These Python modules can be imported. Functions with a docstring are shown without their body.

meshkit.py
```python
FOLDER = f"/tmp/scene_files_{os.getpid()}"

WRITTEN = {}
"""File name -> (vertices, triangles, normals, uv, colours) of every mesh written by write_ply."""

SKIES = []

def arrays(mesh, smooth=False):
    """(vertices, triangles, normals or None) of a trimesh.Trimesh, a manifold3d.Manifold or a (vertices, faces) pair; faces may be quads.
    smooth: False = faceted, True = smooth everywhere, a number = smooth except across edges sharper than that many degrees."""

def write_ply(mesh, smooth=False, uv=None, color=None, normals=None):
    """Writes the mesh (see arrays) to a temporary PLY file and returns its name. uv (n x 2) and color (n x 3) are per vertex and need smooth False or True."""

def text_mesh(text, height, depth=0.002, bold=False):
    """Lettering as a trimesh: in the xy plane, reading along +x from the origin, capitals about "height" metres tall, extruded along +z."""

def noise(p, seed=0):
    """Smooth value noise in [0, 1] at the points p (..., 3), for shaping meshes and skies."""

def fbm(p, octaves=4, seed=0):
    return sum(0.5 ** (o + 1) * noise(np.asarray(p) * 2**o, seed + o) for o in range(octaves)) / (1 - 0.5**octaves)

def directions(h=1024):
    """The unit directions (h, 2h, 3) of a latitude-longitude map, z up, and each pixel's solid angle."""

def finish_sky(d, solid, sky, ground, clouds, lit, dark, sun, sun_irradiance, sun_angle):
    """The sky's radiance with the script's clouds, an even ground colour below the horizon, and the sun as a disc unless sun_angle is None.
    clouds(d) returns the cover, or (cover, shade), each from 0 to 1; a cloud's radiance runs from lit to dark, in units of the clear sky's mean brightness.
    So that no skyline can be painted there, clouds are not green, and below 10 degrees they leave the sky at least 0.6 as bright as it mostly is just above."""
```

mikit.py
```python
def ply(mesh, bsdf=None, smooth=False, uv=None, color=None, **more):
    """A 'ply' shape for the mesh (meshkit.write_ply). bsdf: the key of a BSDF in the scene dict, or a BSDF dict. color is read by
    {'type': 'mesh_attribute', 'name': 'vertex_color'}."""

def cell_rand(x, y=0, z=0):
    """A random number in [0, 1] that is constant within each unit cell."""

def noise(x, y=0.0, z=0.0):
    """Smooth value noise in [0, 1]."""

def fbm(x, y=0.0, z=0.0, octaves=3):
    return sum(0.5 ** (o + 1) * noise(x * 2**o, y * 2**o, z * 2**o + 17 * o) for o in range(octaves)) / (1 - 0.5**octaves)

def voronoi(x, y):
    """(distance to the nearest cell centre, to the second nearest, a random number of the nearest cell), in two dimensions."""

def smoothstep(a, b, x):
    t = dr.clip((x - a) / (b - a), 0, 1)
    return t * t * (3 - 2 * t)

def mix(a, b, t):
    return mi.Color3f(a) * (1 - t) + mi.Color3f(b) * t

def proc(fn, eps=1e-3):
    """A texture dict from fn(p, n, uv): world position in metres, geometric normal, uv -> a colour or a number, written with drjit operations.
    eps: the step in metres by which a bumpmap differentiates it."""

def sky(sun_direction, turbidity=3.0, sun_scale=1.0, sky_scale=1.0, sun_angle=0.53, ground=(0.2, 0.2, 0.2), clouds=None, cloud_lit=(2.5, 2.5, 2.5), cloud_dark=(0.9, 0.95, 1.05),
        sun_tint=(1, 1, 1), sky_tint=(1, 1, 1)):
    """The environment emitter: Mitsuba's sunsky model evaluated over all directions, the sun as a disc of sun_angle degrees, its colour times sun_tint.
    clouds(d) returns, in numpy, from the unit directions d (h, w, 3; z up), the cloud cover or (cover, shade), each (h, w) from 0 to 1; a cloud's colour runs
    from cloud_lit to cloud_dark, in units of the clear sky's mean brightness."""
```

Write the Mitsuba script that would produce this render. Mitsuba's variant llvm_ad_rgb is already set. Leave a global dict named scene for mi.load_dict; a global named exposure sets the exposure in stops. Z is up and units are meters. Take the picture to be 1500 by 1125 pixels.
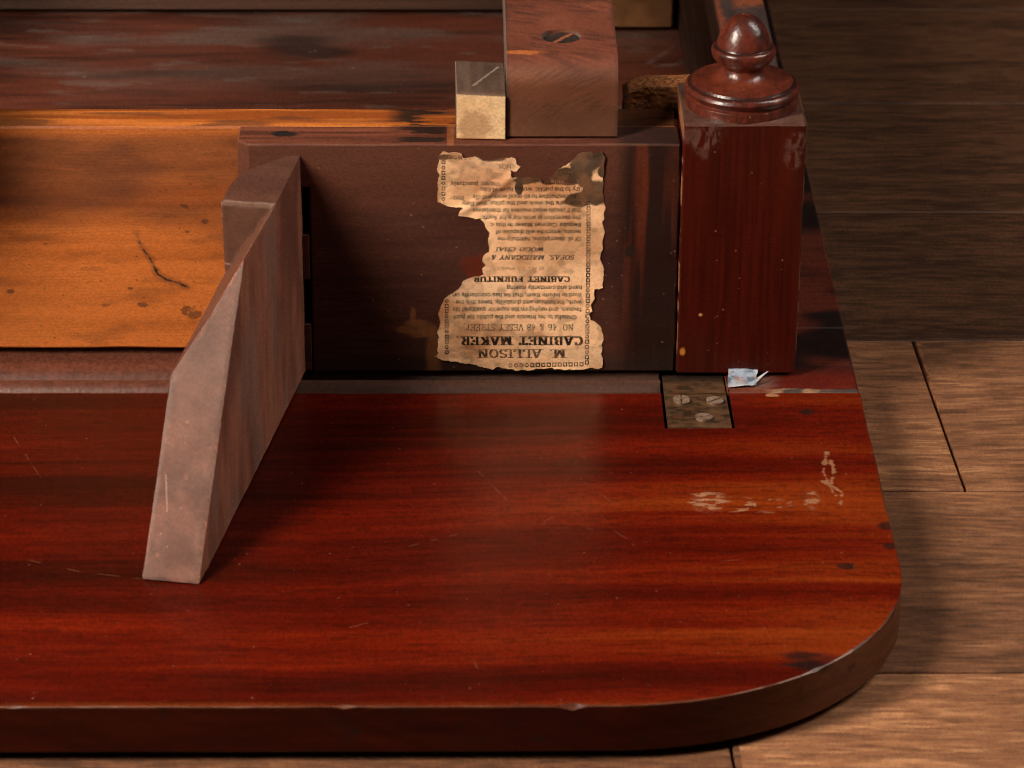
import math, random
import numpy as np, trimesh, manifold3d as m3, shapely
from shapely.geometry import Polygon, Point
from scipy.spatial import Delaunay
import drjit as dr, mitsuba as mi
import mikit, meshkit
from mikit import noise, fbm, voronoi, smoothstep, mix, cell_rand

rng = np.random.default_rng(7)
TF = mi.ScalarTransform4f

# ------------------------------------------------------------------ camera
F, TILT, YAW, ROLL, DIST = 5000.0, math.radians(26.3), math.radians(.87), math.radians(.35), 5000 / 3600
fw = np.array([math.sin(YAW) * math.cos(TILT), math.cos(YAW) * math.cos(TILT), -math.sin(TILT)])
_r = np.array([math.cos(YAW), -math.sin(YAW), 0.0])
_u = np.cross(_r, fw)
rt, up = math.cos(ROLL) * _r + math.sin(ROLL) * _u, math.cos(ROLL) * _u - math.sin(ROLL) * _r
_d = fw * F + rt * (1000 - 750) - up * (548 - 562.5)
CAM = -_d * DIST / (_d @ fw)                       # the apron's lower right corner is the world's origin


def at(px, py, **k):
    """The point of the plane x=, y= or z= that is measured at a pixel of the 1500 x 1125 photograph."""
    d = fw * F + rt * (px - 750) - up * (py - 562.5)
    (ax, val), = k.items()
    i = 'xyz'.index(ax)
    return CAM + d * ((val - CAM[i]) / d[i])


scene, labels = {}, {}
scene['camera'] = {'type': 'thinlens', 'fov': 2 * math.degrees(math.atan(750 / F)), 'fov_axis': 'x', 'near_clip': .05, 'far_clip': 30.0,
                   'aperture_radius': .0026, 'focus_distance': 1.385,
                   'to_world': TF().look_at(origin=CAM.tolist(), target=(CAM + fw).tolist(), up=up.tolist())}
exposure = 0.0

# ------------------------------------------------------------------ lamps: two unseen softboxes lighting the table from both sides, faint even room light
BASE = np.array([.02, .0, .13])


def softbox(key, direction, dist, aim, w, h, power, label):
    d = np.array(direction, float)
    d /= np.linalg.norm(d)
    pos = BASE + d * dist
    M = TF().look_at(origin=pos.tolist(), target=aim, up=[0, 0, 1])
    scene[key + '__diffuser'] = {'type': 'rectangle', 'to_world': M @ TF().scale([w / 2, h / 2, 1]),
                                 'bsdf': {'type': 'ref', 'id': 'm_softbox_cloth'},
                                 'emitter': {'type': 'area', 'radiance': {'type': 'rgb', 'value': power}}}
    c = np.array([[-1, -1], [1, -1], [1, 1], [-1, 1]]) * [w / 2 + .004, h / 2 + .004]
    v = np.vstack([np.c_[c, np.full(4, .01)], np.c_[c, np.full(4, -.012)], np.c_[c * .3, np.full(4, -.22)]])
    q = [[0, 1, 5, 4], [1, 2, 6, 5], [2, 3, 7, 6], [3, 0, 4, 7], [4, 5, 9, 8], [5, 6, 10, 9], [6, 7, 11, 10], [7, 4, 8, 11], [8, 9, 10, 11]]
    s = mikit.ply((v, q), 'm_softbox_shell')
    s['to_world'] = M
    scene[key + '__shell'] = s
    labels[key] = {'label': label, 'category': 'studio lamp', 'group': 'softboxes out of view'}


scene['m_softbox_cloth'] = {'type': 'diffuse', 'reflectance': {'type': 'rgb', 'value': .6}}
scene['m_softbox_shell'] = {'type': 'twosided', 'bsdf': {'type': 'diffuse', 'reflectance': {'type': 'rgb', 'value': .03}}}
KEY, FILL = 50.0, 13.0
softbox('softbox', (-.70, -.50, .50), 1.0, [-.10, -.10, .02], .19, .50, [KEY, KEY * .88, KEY * .74], 'tall black softbox lamp out of view, lighting the table from the left')
softbox('softbox_001', (.69, -.10, .72), .95, [.0, -.22, 0], .24, .56, [FILL, FILL * .92, FILL * .84], 'tall black softbox lamp out of view, lighting the table from the right')
scene['room'] = {'type': 'constant', 'radiance': {'type': 'rgb', 'value': [.012, .010, .0095]}}

# ------------------------------------------------------------------ materials


def seg(x, y, a, b):
    ax, ay, bx, by = float(a[0]), float(a[1]), float(b[0]), float(b[1])
    dx, dy = bx - ax, by - ay
    t = dr.clip(((x - ax) * dx + (y - ay) * dy) / (dx * dx + dy * dy + 1e-12), 0, 1)
    return dr.sqrt(dr.square(x - ax - t * dx) + dr.square(y - ay - t * dy))


def poly(x, y, pts):
    d = mi.Float(9)
    for a, b in zip(pts[:-1], pts[1:]):
        d = dr.minimum(d, seg(x, y, a, b))
    return d


def blob(x, y, cx, cy, rx, ry, n):
    """1 inside an uneven spot; n is a noise value in [0, 1]."""
    r = dr.sqrt(dr.square((x - float(cx)) / rx) + dr.square((y - float(cy)) / ry))
    return 1 - smoothstep(.55, 1.15, r + (n - .5) * 1.1)


def specks(x, y, size, rare, seed=0.0):
    """Small dust specks: 1 on a speck, `rare` is the share of cells that hold none."""
    d, _, w = voronoi(x / size + seed, y / size - seed)
    k = (w - rare) / (1 - rare)
    return dr.select(w > rare, 1 - smoothstep(.012 + .03 * k * k, .03 + .10 * k * k, d), 0)


def wood(base, rough, bump=None, spec=.5, bscale=.0003, coat=0.0, coat_gloss=.9, eps=2e-4, sheen=0.0):
    grit = lambda p, n, uv: base(p, n, uv) * (.76 + .48 * fbm(p.x * 1300 + 7, p.y * 800, p.z * 1300, 2))
    inner = {'type': 'principled', 'base_color': mikit.proc(grit), 'roughness': mikit.proc(rough) if callable(rough) else rough, 'specular': spec,
             'clearcoat': coat, 'clearcoat_gloss': coat_gloss, 'sheen': sheen}
    if bump is not None:
        inner = {'type': 'bumpmap', 'arbitrary': mikit.proc(bump, eps), 'scale': bscale, 'nested_bsdf': inner}
        inner['tex'] = inner.pop('arbitrary')
    return {'type': 'twosided', 'bsdf': inner}


def lz(*pts):
    return [at(*q, z=0.0)[:2] for q in pts]


# --- polished mahogany of the leaf and the fixed top: grain along x
SCR = [lz((1212, 662), (1206, 690), (1215, 712), (1224, 726)), lz((1213, 662), (1221, 690), (1218, 708)), lz((1206, 705), (1235, 722), (1231, 738))]
HAIR = [lz((895, 775), (920, 790), (936, 808)), lz((1050, 815), (1075, 802)), lz((1055, 822), (1082, 820)), lz((790, 780), (800, 762), (812, 757)),
        lz((700, 690), (745, 735)), lz((850, 700), (905, 742)), lz((40, 820), (120, 838), (210, 848)), lz((850, 770), (868, 776)), lz((600, 800), (680, 780)),
        lz((20, 640), (60, 700)), lz((480, 930), (560, 905)), lz((690, 960), (702, 985)), lz((1250, 828), (1254, 836))]
S1, S2, S3, S4, S5 = lz((1038, 737), (1095, 740), (1188, 733), (1186, 970), (1130, 579))


def leaf_color(p, n, uv):
    x, y = p.x, p.y
    w = y + .012 * fbm(x * 7, y * 5, 3.0) + .05 * (x + .05) * (x + .05)
    band = fbm(x * 3.4, w * 52, 1.0, 4)
    fine = fbm(x * 9, w * 300, 5.0, 3)
    hair = fbm(x * 60, y * 620, 2.0, 3)
    soft = fbm(x * 4, w * 30, 12.0, 2)
    k = dr.clip(band * .78 + fine * .22 + soft * .50 - .27 + .15 * smoothstep(-.02, .06, x) - .19 * smoothstep(.02, -.14, x) + .08 * smoothstep(-.15, -.25, y), 0, 1)  # tone shaded at left, lit at right and front, within the colour
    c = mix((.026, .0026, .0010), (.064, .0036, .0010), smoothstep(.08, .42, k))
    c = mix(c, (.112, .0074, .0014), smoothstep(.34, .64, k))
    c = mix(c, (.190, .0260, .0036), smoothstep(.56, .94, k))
    c = c * (.84 + .32 * hair)
    pore = smoothstep(.64, .76, noise(x * 150, w * 900, 4.0))
    c = mix(c, (.012, .003, .0015), pore * .25)
    # worn rim, dark bruise at the corner, scraped patches, scratches and dust
    rim = smoothstep(-.2515, -.2553, y)
    c = mix(c, (.20, .040, .007), rim * .6 * fbm(x * 40, y * 40, 2.0))
    nz = fbm(x * 260, y * 420, 8.0, 3)
    nb = fbm(x * 60, y * 190, 4.0, 3)
    c = mix(c, (.012, .007, .006), .9 * blob(x, y, S4[0], S4[1], .012, .0065, nb))
    for q in lz((1182, 603), (1299, 770), (1304, 800), (1240, 830)):
        c = mix(c, (.015, .008, .006), .8 * blob(x, y, q[0], q[1], .0035, .003, nb))
    ns = fbm(x * 90, y * 700, 8.0, 3)
    brk = smoothstep(.42, .52, fbm(x * 210, y * 620, 3.0, 3))
    pale = blob(x, y, S1[0], S1[1], .0068, .0085, ns) * (.06 + .94 * brk)
    pale = dr.maximum(pale, blob(x, y, S2[0], S2[1], .0150, .0065, ns) * smoothstep(.56, .68, fbm(x * 260, y * 500, 5.0, 3)) * .9)
    pale = dr.maximum(pale, blob(x, y, S3[0], S3[1], .0034, .0085, ns) * (.06 + .80 * smoothstep(.44, .54, fbm(x * 260, y * 330, 7.0, 3))))
    pale = dr.maximum(pale, blob(x, y, S5[0], S5[1], .0030, .0018, nz))
    s = mi.Float(9)
    for q in SCR:
        s = dr.minimum(s, poly(x, y, q))
    pale = dr.maximum(pale, (1 - smoothstep(.0001, .0010, s + (nz - .42) * .0034)) * .75)
    hs = mi.Float(9)
    for q in HAIR:
        hs = dr.minimum(hs, poly(x, y, q))
    c = mix(c, (.30, .135, .07), pale)
    c = mix(c, (.20, .075, .035), (1 - smoothstep(.0001, .0004, hs)) * .40 * smoothstep(.42, .62, nz))
    c = mix(c, (.34, .20, .13), specks(x, y, .0042, .93) * .40)
    return c


def leaf_rough(p, n, uv):
    return .20 + .16 * fbm(p.x * 30, p.y * 60, 3.0, 2)


def leaf_bump(p, n, uv):
    return .5 * fbm(p.x * 40, p.y * 900, 1.0, 3) + .25 * fbm(p.x * 25, p.y * 25, 6.0, 2) * 4 


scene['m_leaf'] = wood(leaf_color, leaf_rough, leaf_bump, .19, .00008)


def rim_color(p, n, uv):
    x, y, z = p.x, p.y, p.z
    k = fbm(x * 30, y * 30, z * 220, 3)
    ring = fbm((x * .7 + z * 1.6) * 240 + 3 * fbm(x * 20, z * 40, y * 20), 2.0, y * 30, 2)
    cur = smoothstep(-.03, .06, x)
    c = mix((.017, .0020, .0008), (.042, .0046, .0012), k)
    c = mix(c, mix((.085, .026, .009), (.165, .060, .022), k), cur * .9)  # rounded corner coloured paler, in place of light from the right
    c = c * (.75 + .5 * ring)
    st = smoothstep(.62, .80, fbm(x * 110 + 4, y * 110, z * 150, 4))
    c = mix(c, (.014, .008, .006), st * .6)
    c = mix(c, (.13, .035, .010), smoothstep(-.0016, -.0002, z) * .5 * noise(x * 200, y * 200))
    return c


scene['m_leaf_rim'] = wood(rim_color, .36, None, .14)


def rub(p, n, uv):
    x, y, z = p.x, p.y, p.z
    return smoothstep(.40, .62, fbm(x * 130, y * 130, z * 300, 2))


scene['m_rub'] = wood(lambda p, n, uv: mix(mix((.05, .009, .003), (.11, .028, .008), fbm(p.x * 200, p.y * 200)), (.28, .16, .10), rub(p, n, uv) * (.12 + .75 * smoothstep(-.01, .02, p.x) * smoothstep(.065, .05, p.x))), .36, None, .5)


# --- the fixed top inside the frame: dull, dusty mahogany
def top_color(p, n, uv):
    x, y = p.x, p.y
    w = y + .02 * fbm(x * 5, y * 4, 3.0)
    k = fbm(x * 9, w * 60, 9.0, 4) * .95 + .5 * fbm(x * 34, w * 330, 2.0, 3) - .22
    inside = mix((.050, .016, .010), (.150, .038, .020), smoothstep(.15, .75, k))
    dust = smoothstep(.46, .72, fbm(x * 12, y * 44, 12.0, 4)) * smoothstep(.29, .38, y + .4 * dr.minimum(-.12 - x, 0.0))
    inside = mix(inside, (.17, .125, .105), dust * .50)
    dq = at(440, 70, z=0.0)
    inside = mix(inside, (.016, .012, .010), blob(x, y, dq[0], dq[1], .030, .020, fbm(x * 26, y * 90, 5.0, 3)) * .7)
    inside = mix(inside, (.20, .155, .13), smoothstep(.66, .76, fbm(x * 46, y * 160, 33.0, 3)) * .30)
    smear = dr.maximum(1 - smoothstep(.0005, .003, poly(x, y, lz((950, 92), (985, 70)))), 1 - smoothstep(.0005, .003, poly(x, y, lz((962, 98), (990, 95)))))
    inside = mix(inside, (.24, .19, .17), smear * .5 * fbm(x * 200, y * 200))
    inside = mix(inside, (.28, .22, .19), specks(x, y, .011, .90) * .6)
    edge = mix((.014, .006, .005), (.105, .020, .010), smoothstep(.38, .66, fbm(x * 26, y * 44, 2.0, 3)))
    edge = mix(edge, (.10, .008, .003), smoothstep(.012, -.004, y) * .8)
    chip = smoothstep(-.0125, -.0145, y + .0012 * (fbm(x * 300, 1.0) - .5))
    edge = mix(edge, mix((.06, .045, .04), (.42, .24, .13), smoothstep(.40, .70, fbm(x * 160, y * 260, 5.0)) * smoothstep(.07, .035, x)), chip * smoothstep(.012, .03, x) * .9)
    return mix(inside, edge, smoothstep(.03, .042, x)) * (.85 + .3 * noise(x * 50, y * 1900))


scene['m_top'] = wood(top_color, lambda p, n, uv: .30 + .25 * fbm(p.x * 20, p.y * 30, 1.0, 2), None, .45)


def mould_color(p, n, uv):
    x, y = p.x, p.y
    g = fbm(x * 900, y * 600, 1.0, 2)
    c = mix((.075, .023, .0135), (.112, .037, .022), smoothstep(.2, .9, g))
    c = c * (.75 + .5 * fbm(x * 8, y * 160, 3.0, 3))
    c = mix(c, (.058, .030, .023), smoothstep(-.0112, -.0125, y) * .9)
    c = mix(c, mix((.026, .011, .007), (.085, .038, .025), fbm(x * 30, y * 300, 6.0)), smoothstep(-.165, -.150, x) * .88)
    return c


scene['m_mould'] = wood(mould_color, .42, lambda p, n, uv: fbm(p.x * 900, p.y * 900, 1.0, 2), .40, .00008)


# --- pine rail
def ap(y, *pts):
    return [at(*q, y=y)[[0, 2]] for q in pts]


CRK = ap(.0185, (200, 343), (206, 362), (218, 376), (226, 392), (231, 402), (243, 410), (262, 415), (276, 422))
PSP = ap(.0185, (190, 423), (152, 447), (208, 447), (100, 450), (15, 428), (282, 460), (60, 478), (270, 303), (300, 325), (275, 340), (66, 358))


def pine_color(p, n, uv):
    x, y, z = p.x, p.y, p.z
    w = z + .006 * fbm(x * 9, z * 12, 1.0)
    g = fbm(x * 5, w * 170, 3.0, 3)
    line = .5 + .5 * dr.sin(w * 4600 + 7 * fbm(x * 10, z * 40, 2.0))
    c = mix((.29, .067, .0112), (.48, .132, .0250), smoothstep(.2, .8, g))
    c = mix(c, (.20, .055, .012), line * .22 * smoothstep(.3, .7, fbm(x * 20, z * 90, 11.0)))
    # the old brown stain along the upper half
    st = smoothstep(.044, .082, z + .060 * (fbm(x * 12, z * 40, 5.0, 3) - .5)) * (1 - .8 * smoothstep(.094, .099, z))
    c = mix(c, mix((.050, .018, .011), (.110, .036, .016), fbm(x * 26, z * 300, 9.0, 3)), st * (.45 + .5 * fbm(x * 40, z * 220, 19.0, 3)))
    nz = fbm(x * 300, z * 420, 8.0, 3)
    d = poly(x, z, CRK)
    c = mix(c, (.09, .035, .016), (1 - smoothstep(.0003, .0022, d + (nz - .5) * .003)) * .45)
    c = mix(c, (.018, .010, .007), (1 - smoothstep(.0001, .0006, d + (nz - .40) * .0018)) * .95)
    for i, q in enumerate(PSP):
        r = .0046 if i == 5 else .0010 + .0005 * (i % 3)
        c = mix(c, (.085, .028, .012), .75 * blob(x, z, q[0], q[1], r, r * (.9 if i == 5 else .55), .5 + (nz - .5) * 2.2))
    c = mix(c, (.07, .025, .012), specks(x, z * 1.4, .0055, .62, 3.0) * .75)
    c = mix(c, (.12, .036, .013), smoothstep(.56, .76, fbm(x * 46, z * 210, 14.0, 3)) * .35)
    top = mix((.24, .056, .010), (.48, .140, .026), smoothstep(.3, .7, fbm(x * 12, y * 240, 4.0, 3)))
    top = mix(top, (.09, .030, .014), smoothstep(.52, .68, fbm(x * 22, y * 120, 7.0, 3)) * .7)
    ch = smoothstep(.50, .60, fbm(x * 60, y * 330, 21.0, 3)) * smoothstep(-.122, -.112, x) * smoothstep(-.088, -.096, x)
    top = mix(top, (.015, .009, .007), ch * .9)
    top = mix(top, (.03, .014, .009), smoothstep(-.034, -.024, x) * .8)
    return mix(c, top, smoothstep(.6, .8, n.z))


def pine_bump(p, n, uv):
    w = p.z + .006 * fbm(p.x * 9, p.z * 12, 1.0)
    return .5 + .22 * dr.sin(w * 4600 + 7 * fbm(p.x * 10, p.z * 40, 2.0)) + fbm(p.x * 90, p.y * 400, p.z * 400, 3)


scene['m_pine'] = wood(pine_color, .52, pine_bump, .3, .00012)


# --- front apron board: dark, patinated
NOT = ap(.0, (398, 196))
RED = ap(.0, (705, 395), (893, 385), (700, 400))
STAR = ap(.0, (600, 490), (642, 470))


def apron_color(p, n, uv):
    x, y, z = p.x, p.y, p.z
    g = fbm(x * 26, z * 330, 3.0, 4)
    c = mix((.040, .0125, .0075), (.078, .0240, .0140), g)
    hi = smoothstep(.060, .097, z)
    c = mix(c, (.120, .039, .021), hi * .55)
    c = mix(c, (.030, .012, .008), smoothstep(.55, .75, fbm(x * 30, z * 45, 1.0, 3)) * .5)
    # darker, red streaked end beside the corner block
    e = smoothstep(-.031, -.022, x + .006 * (fbm(x * 30, z * 30, 4.0) - .5))
    c = mix(c, mix((.012, .006, .005), (.105, .021, .009), smoothstep(.40, .72, fbm(x * 210, z * 12, 2.0, 3))), e * .85)
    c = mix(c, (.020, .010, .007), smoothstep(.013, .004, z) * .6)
    nz = fbm(x * 140, z * 140, 8.0, 3)
    c = mix(c, (.11, .014, .005), .85 * blob(x, z, RED[0][0], RED[0][1], .009, .0065, nz))
    c = mix(c, (.035, .012, .008), .8 * blob(x, z, RED[1][0], RED[1][1], .0065, .009, nz))
    for a in ((-.112, .020, .0055, .0022), (-.1075, .0225, .0060, .0026), (-.1075, .0185, .0050, .0026), (-.1035, .020, .0050, .0036), (-.1015, .009, .0042, .011), (-.1095, .0262, .0012, .004)):
        c = mix(c, (.20, .075, .022), .75 * blob(x, z, a[0], a[1], a[2], a[3], .5 + (nz - .5) * .7))
    c = mix(c, (.020, .012, .009), .9 * blob(x, z, -.0225, .0545, .002, .0026, nz))
    sc = dr.minimum(poly(x, z, ap(.0, (590, 235), (606, 272))), poly(x, z, ap(.0, (535, 222), (560, 268), (528, 305))))
    c = mix(c, (.20, .085, .045), (1 - smoothstep(.00005, .0003, sc)) * .22 * noise(x * 300, z * 300))
    c = mix(c, (.24, .14, .09), specks(x, z, .0052, .80, 5.0) * .5)
    # top edge of the board: rubbed reddish brown, nail hole
    t = mix((.080, .022, .012), (.17, .050, .024), smoothstep(.3, .7, fbm(x * 14, y * 330, 4.0, 3)))
    t = mix(t, (.07, .035, .028), smoothstep(.50, .70, fbm(x * 20, y * 90, 9.0, 3)) * .6)
    q = at(413, 196, z=.1008)
    t = mix(t, (.012, .009, .008), .95 * blob(x, y, q[0], q[1], .0052, .0032, fbm(x * 200, y * 200, 2.0)))
    ch = smoothstep(.50, .58, fbm(x * 60, y * 330, 21.0, 3)) * smoothstep(-.120, -.110, x) * smoothstep(-.092, -.098, x)
    t = mix(t, (.015, .009, .007), ch * .9)
    t = mix(t, (.30, .10, .035), smoothstep(-.0960, -.0953, x) * smoothstep(-.0925, -.0932, x) * .6)
    t = mix(t, (.022, .012, .010), smoothstep(-.036, -.022, x) * .85)
    c = mix(c, t, smoothstep(.5, .8, n.z))
    arr = smoothstep(.0996, .1006, z) * (1 - smoothstep(.5, .9, n.z))
    return mix(c, (.30, .12, .06), arr * .4 * noise(x * 150, 3.0))


scene['m_apron'] = wood(apron_color, lambda p, n, uv: .44 + .2 * fbm(p.x * 20, p.z * 60, 1.0, 2) - .14 * smoothstep(-.03, -.02, p.x),
                        lambda p, n, uv: fbm(p.x * 70, p.y * 500, p.z * 900, 3), .32, .00010)


# --- bracket: greyish brown, planed
def bracket_color(p, n, uv):
    x, y, z = p.x, p.y, p.z
    s = -.1685 * (x + .1546) - .9857 * y
    w = z + s * .8
    g = fbm(s * 110, z * 26, 3.0, 4)
    fine = fbm(s * 520, z * 70, x * 500, 3)
    c = mix((.160, .058, .036), (.275, .108, .066), smoothstep(.25, .75, g * .7 + fine * .38))
    c = mix(c, (.105, .037, .025), smoothstep(.46, .70, fbm(s * 34, z * 14, 7.0, 3)) * .7)
    c = mix(c, (.190, .115, .090), smoothstep(.54, .72, fbm(s * 60 + 3, z * 22, 17.0, 3)) * .5)
    end = smoothstep(.6, .8, -n.y * .9857 - n.x * .1685) * smoothstep(.06, .09, s)
    saw = fbm((z * .97 + x * .25) * 900, x * 40, 1.0, 2)
    e = mix((.080, .030, .019), (.160, .066, .043), smoothstep(.2, .8, fbm(x * 120, z * 120, 3.0, 4))) * (.90 + .20 * saw)
    e = mix(e, (.07, .035, .027), smoothstep(.56, .72, fbm(x * 70, z * 45, 23.0, 3)) * .45)
    e = mix(e, (.145, .086, .067), smoothstep(.03, .085, z + .02 * fbm(x * 80, z * 80, 1.0)) * .5)
    gr = smoothstep(.0030, .0004, dr.minimum(-((x + .1535) * .984 + y * -.1785) + .0005, .0214 + ((x + .1535) * .984 + y * -.1785))) 
    e = mix(e, (.115, .085, .075), gr * .5)
    e = mix(e, (.22, .085, .042), .6 * dr.maximum(blob(x, z, -.2000, .0075, .0008, .0008, mi.Float(.5)), blob(x, z, -.190, .030, .0010, .0010, mi.Float(.5))))
    e = mix(e, (.34, .20, .15), (1 - smoothstep(.0001, .0005, seg(x, z, (-.1975, .030), (-.1968, .020)))) * .6)
    e = mix(e, (.40, .19, .10), specks(x, z, .006, .80, 2.0) * .6)
    c = mix(c, e, end)
    c = mix(c, (.085, .048, .038), smoothstep(.6, .8, n.z) * .45 * fbm(x * 70, y * 70))
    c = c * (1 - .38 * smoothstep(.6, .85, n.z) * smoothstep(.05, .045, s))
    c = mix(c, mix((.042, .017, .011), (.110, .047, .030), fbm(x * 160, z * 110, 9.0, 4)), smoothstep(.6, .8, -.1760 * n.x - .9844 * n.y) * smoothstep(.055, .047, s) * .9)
    ar = (1 - smoothstep(.0004, .0022, dr.abs(s - .0435) + .0018 * (fbm(x * 300, z * 300, 2.0) - .5))) * smoothstep(.0905, .0922, z)
    c = mix(c, (.24, .15, .11), ar * .5)
    c = mix(c, (.30, .105, .040), (1 - smoothstep(.0, .0012, dr.abs(z - .0925) + .0016 * (fbm(s * 180, 2.0) - .3))) * smoothstep(.04, .05, s) * .35)
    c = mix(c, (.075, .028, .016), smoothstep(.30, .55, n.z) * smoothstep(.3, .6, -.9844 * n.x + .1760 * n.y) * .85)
    c = mix(c, (.28, .16, .11), specks(s, z, .007, .80) * .5)
    return c


scene['m_bracket'] = wood(bracket_color, .48, lambda p, n, uv: fbm(p.x * 120, p.y * 160, p.z * 260, 3) + .5 * fbm((p.z * .97 + p.x * .25) * 900, p.x * 40, 1.0, 2), .15, .00022)


# --- cross beam with curved growth rings on its end
def beam_color(p, n, uv):
    x, y, z = p.x, p.y, p.z
    h = z + y * .55
    r = dr.sqrt(dr.square(x - .010) + dr.square(h - .040))
    ang = (x - .010) / (h - .035)
    ring = smoothstep(.25, .85, noise(r * 1700 + 2.5 * fbm(x * 40, h * 40, 2.0), ang * 14, 6.0)) * .62
    g = fbm(x * 45, h * 60, 4.0, 3)
    c = mix((.095, .032, .016), (.205, .074, .036), g)
    c = mix(c, (.026, .012, .009), ring * ring * .9 * smoothstep(.25, .6, fbm(x * 70, h * 90, 13.0, 3)))
    top = smoothstep(.5, .95, n.z)
    tc = mix((.105, .030, .018), (.225, .068, .037), fbm(x * 60, y * 40, 8.0, 3))
    tc = mix(tc, (.05, .019, .013), .75 * smoothstep(.35, .6, fbm(x * 90, y * 70, 17.0, 2)) * smoothstep(.30, .85, noise((x * .35 + y * .93) * 850 + 3 * fbm(x * 40, y * 30, 1.0), (x * .93 - y * .35) * 110, 6.0)) * .8)
    tc = mix(tc, (.44, .13, .035), .8 * blob(x, y, -.0640, .0165, .008, .0022, fbm(x * 150, y * 300, 2.0) * .9 + (x + .064) * 8))
    c = mix(c, tc, top)
    lo = smoothstep(.122, .105, z) * (1 - top)
    c = mix(c, mix((.060, .027, .016), (.15, .068, .034), g), lo * .6)
    ed = smoothstep(.0018, .0002, dr.minimum(x + .0722, -.0284 - x))
    c = mix(c, (.035, .026, .024), ed * .75 * fbm(y * 60, z * 90, 1.0))
    side = smoothstep(.6, .8, dr.abs(n.x))
    return mix(c, mix((.09, .06, .05), (.20, .15, .13), fbm(y * 30, z * 200, 1.0)), side * .8)


scene['m_beam'] = wood(beam_color, .45, lambda p, n, uv: fbm(p.x * 200, p.y * 120, p.z * 300, 3), .4, .00014)


def plug_color(p, n, uv):
    d = seg(p.x, p.y, (-.0535, .0325), (-.0455, .0400))
    return mix(mix((.012, .009, .008), (.045, .028, .022), fbm(p.x * 200, p.y * 200)), (.24, .075, .034), 1 - smoothstep(.0003, .0013, d + .0012 * (fbm(p.x * 500, p.y * 500) - .5)))


scene['m_plug'] = wood(plug_color, .45, None, .4)
scene['m_dark'] = {'type': 'twosided', 'bsdf': {'type': 'diffuse', 'reflectance': {'type': 'rgb', 'value': [.012, .008, .006]}}}


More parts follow.
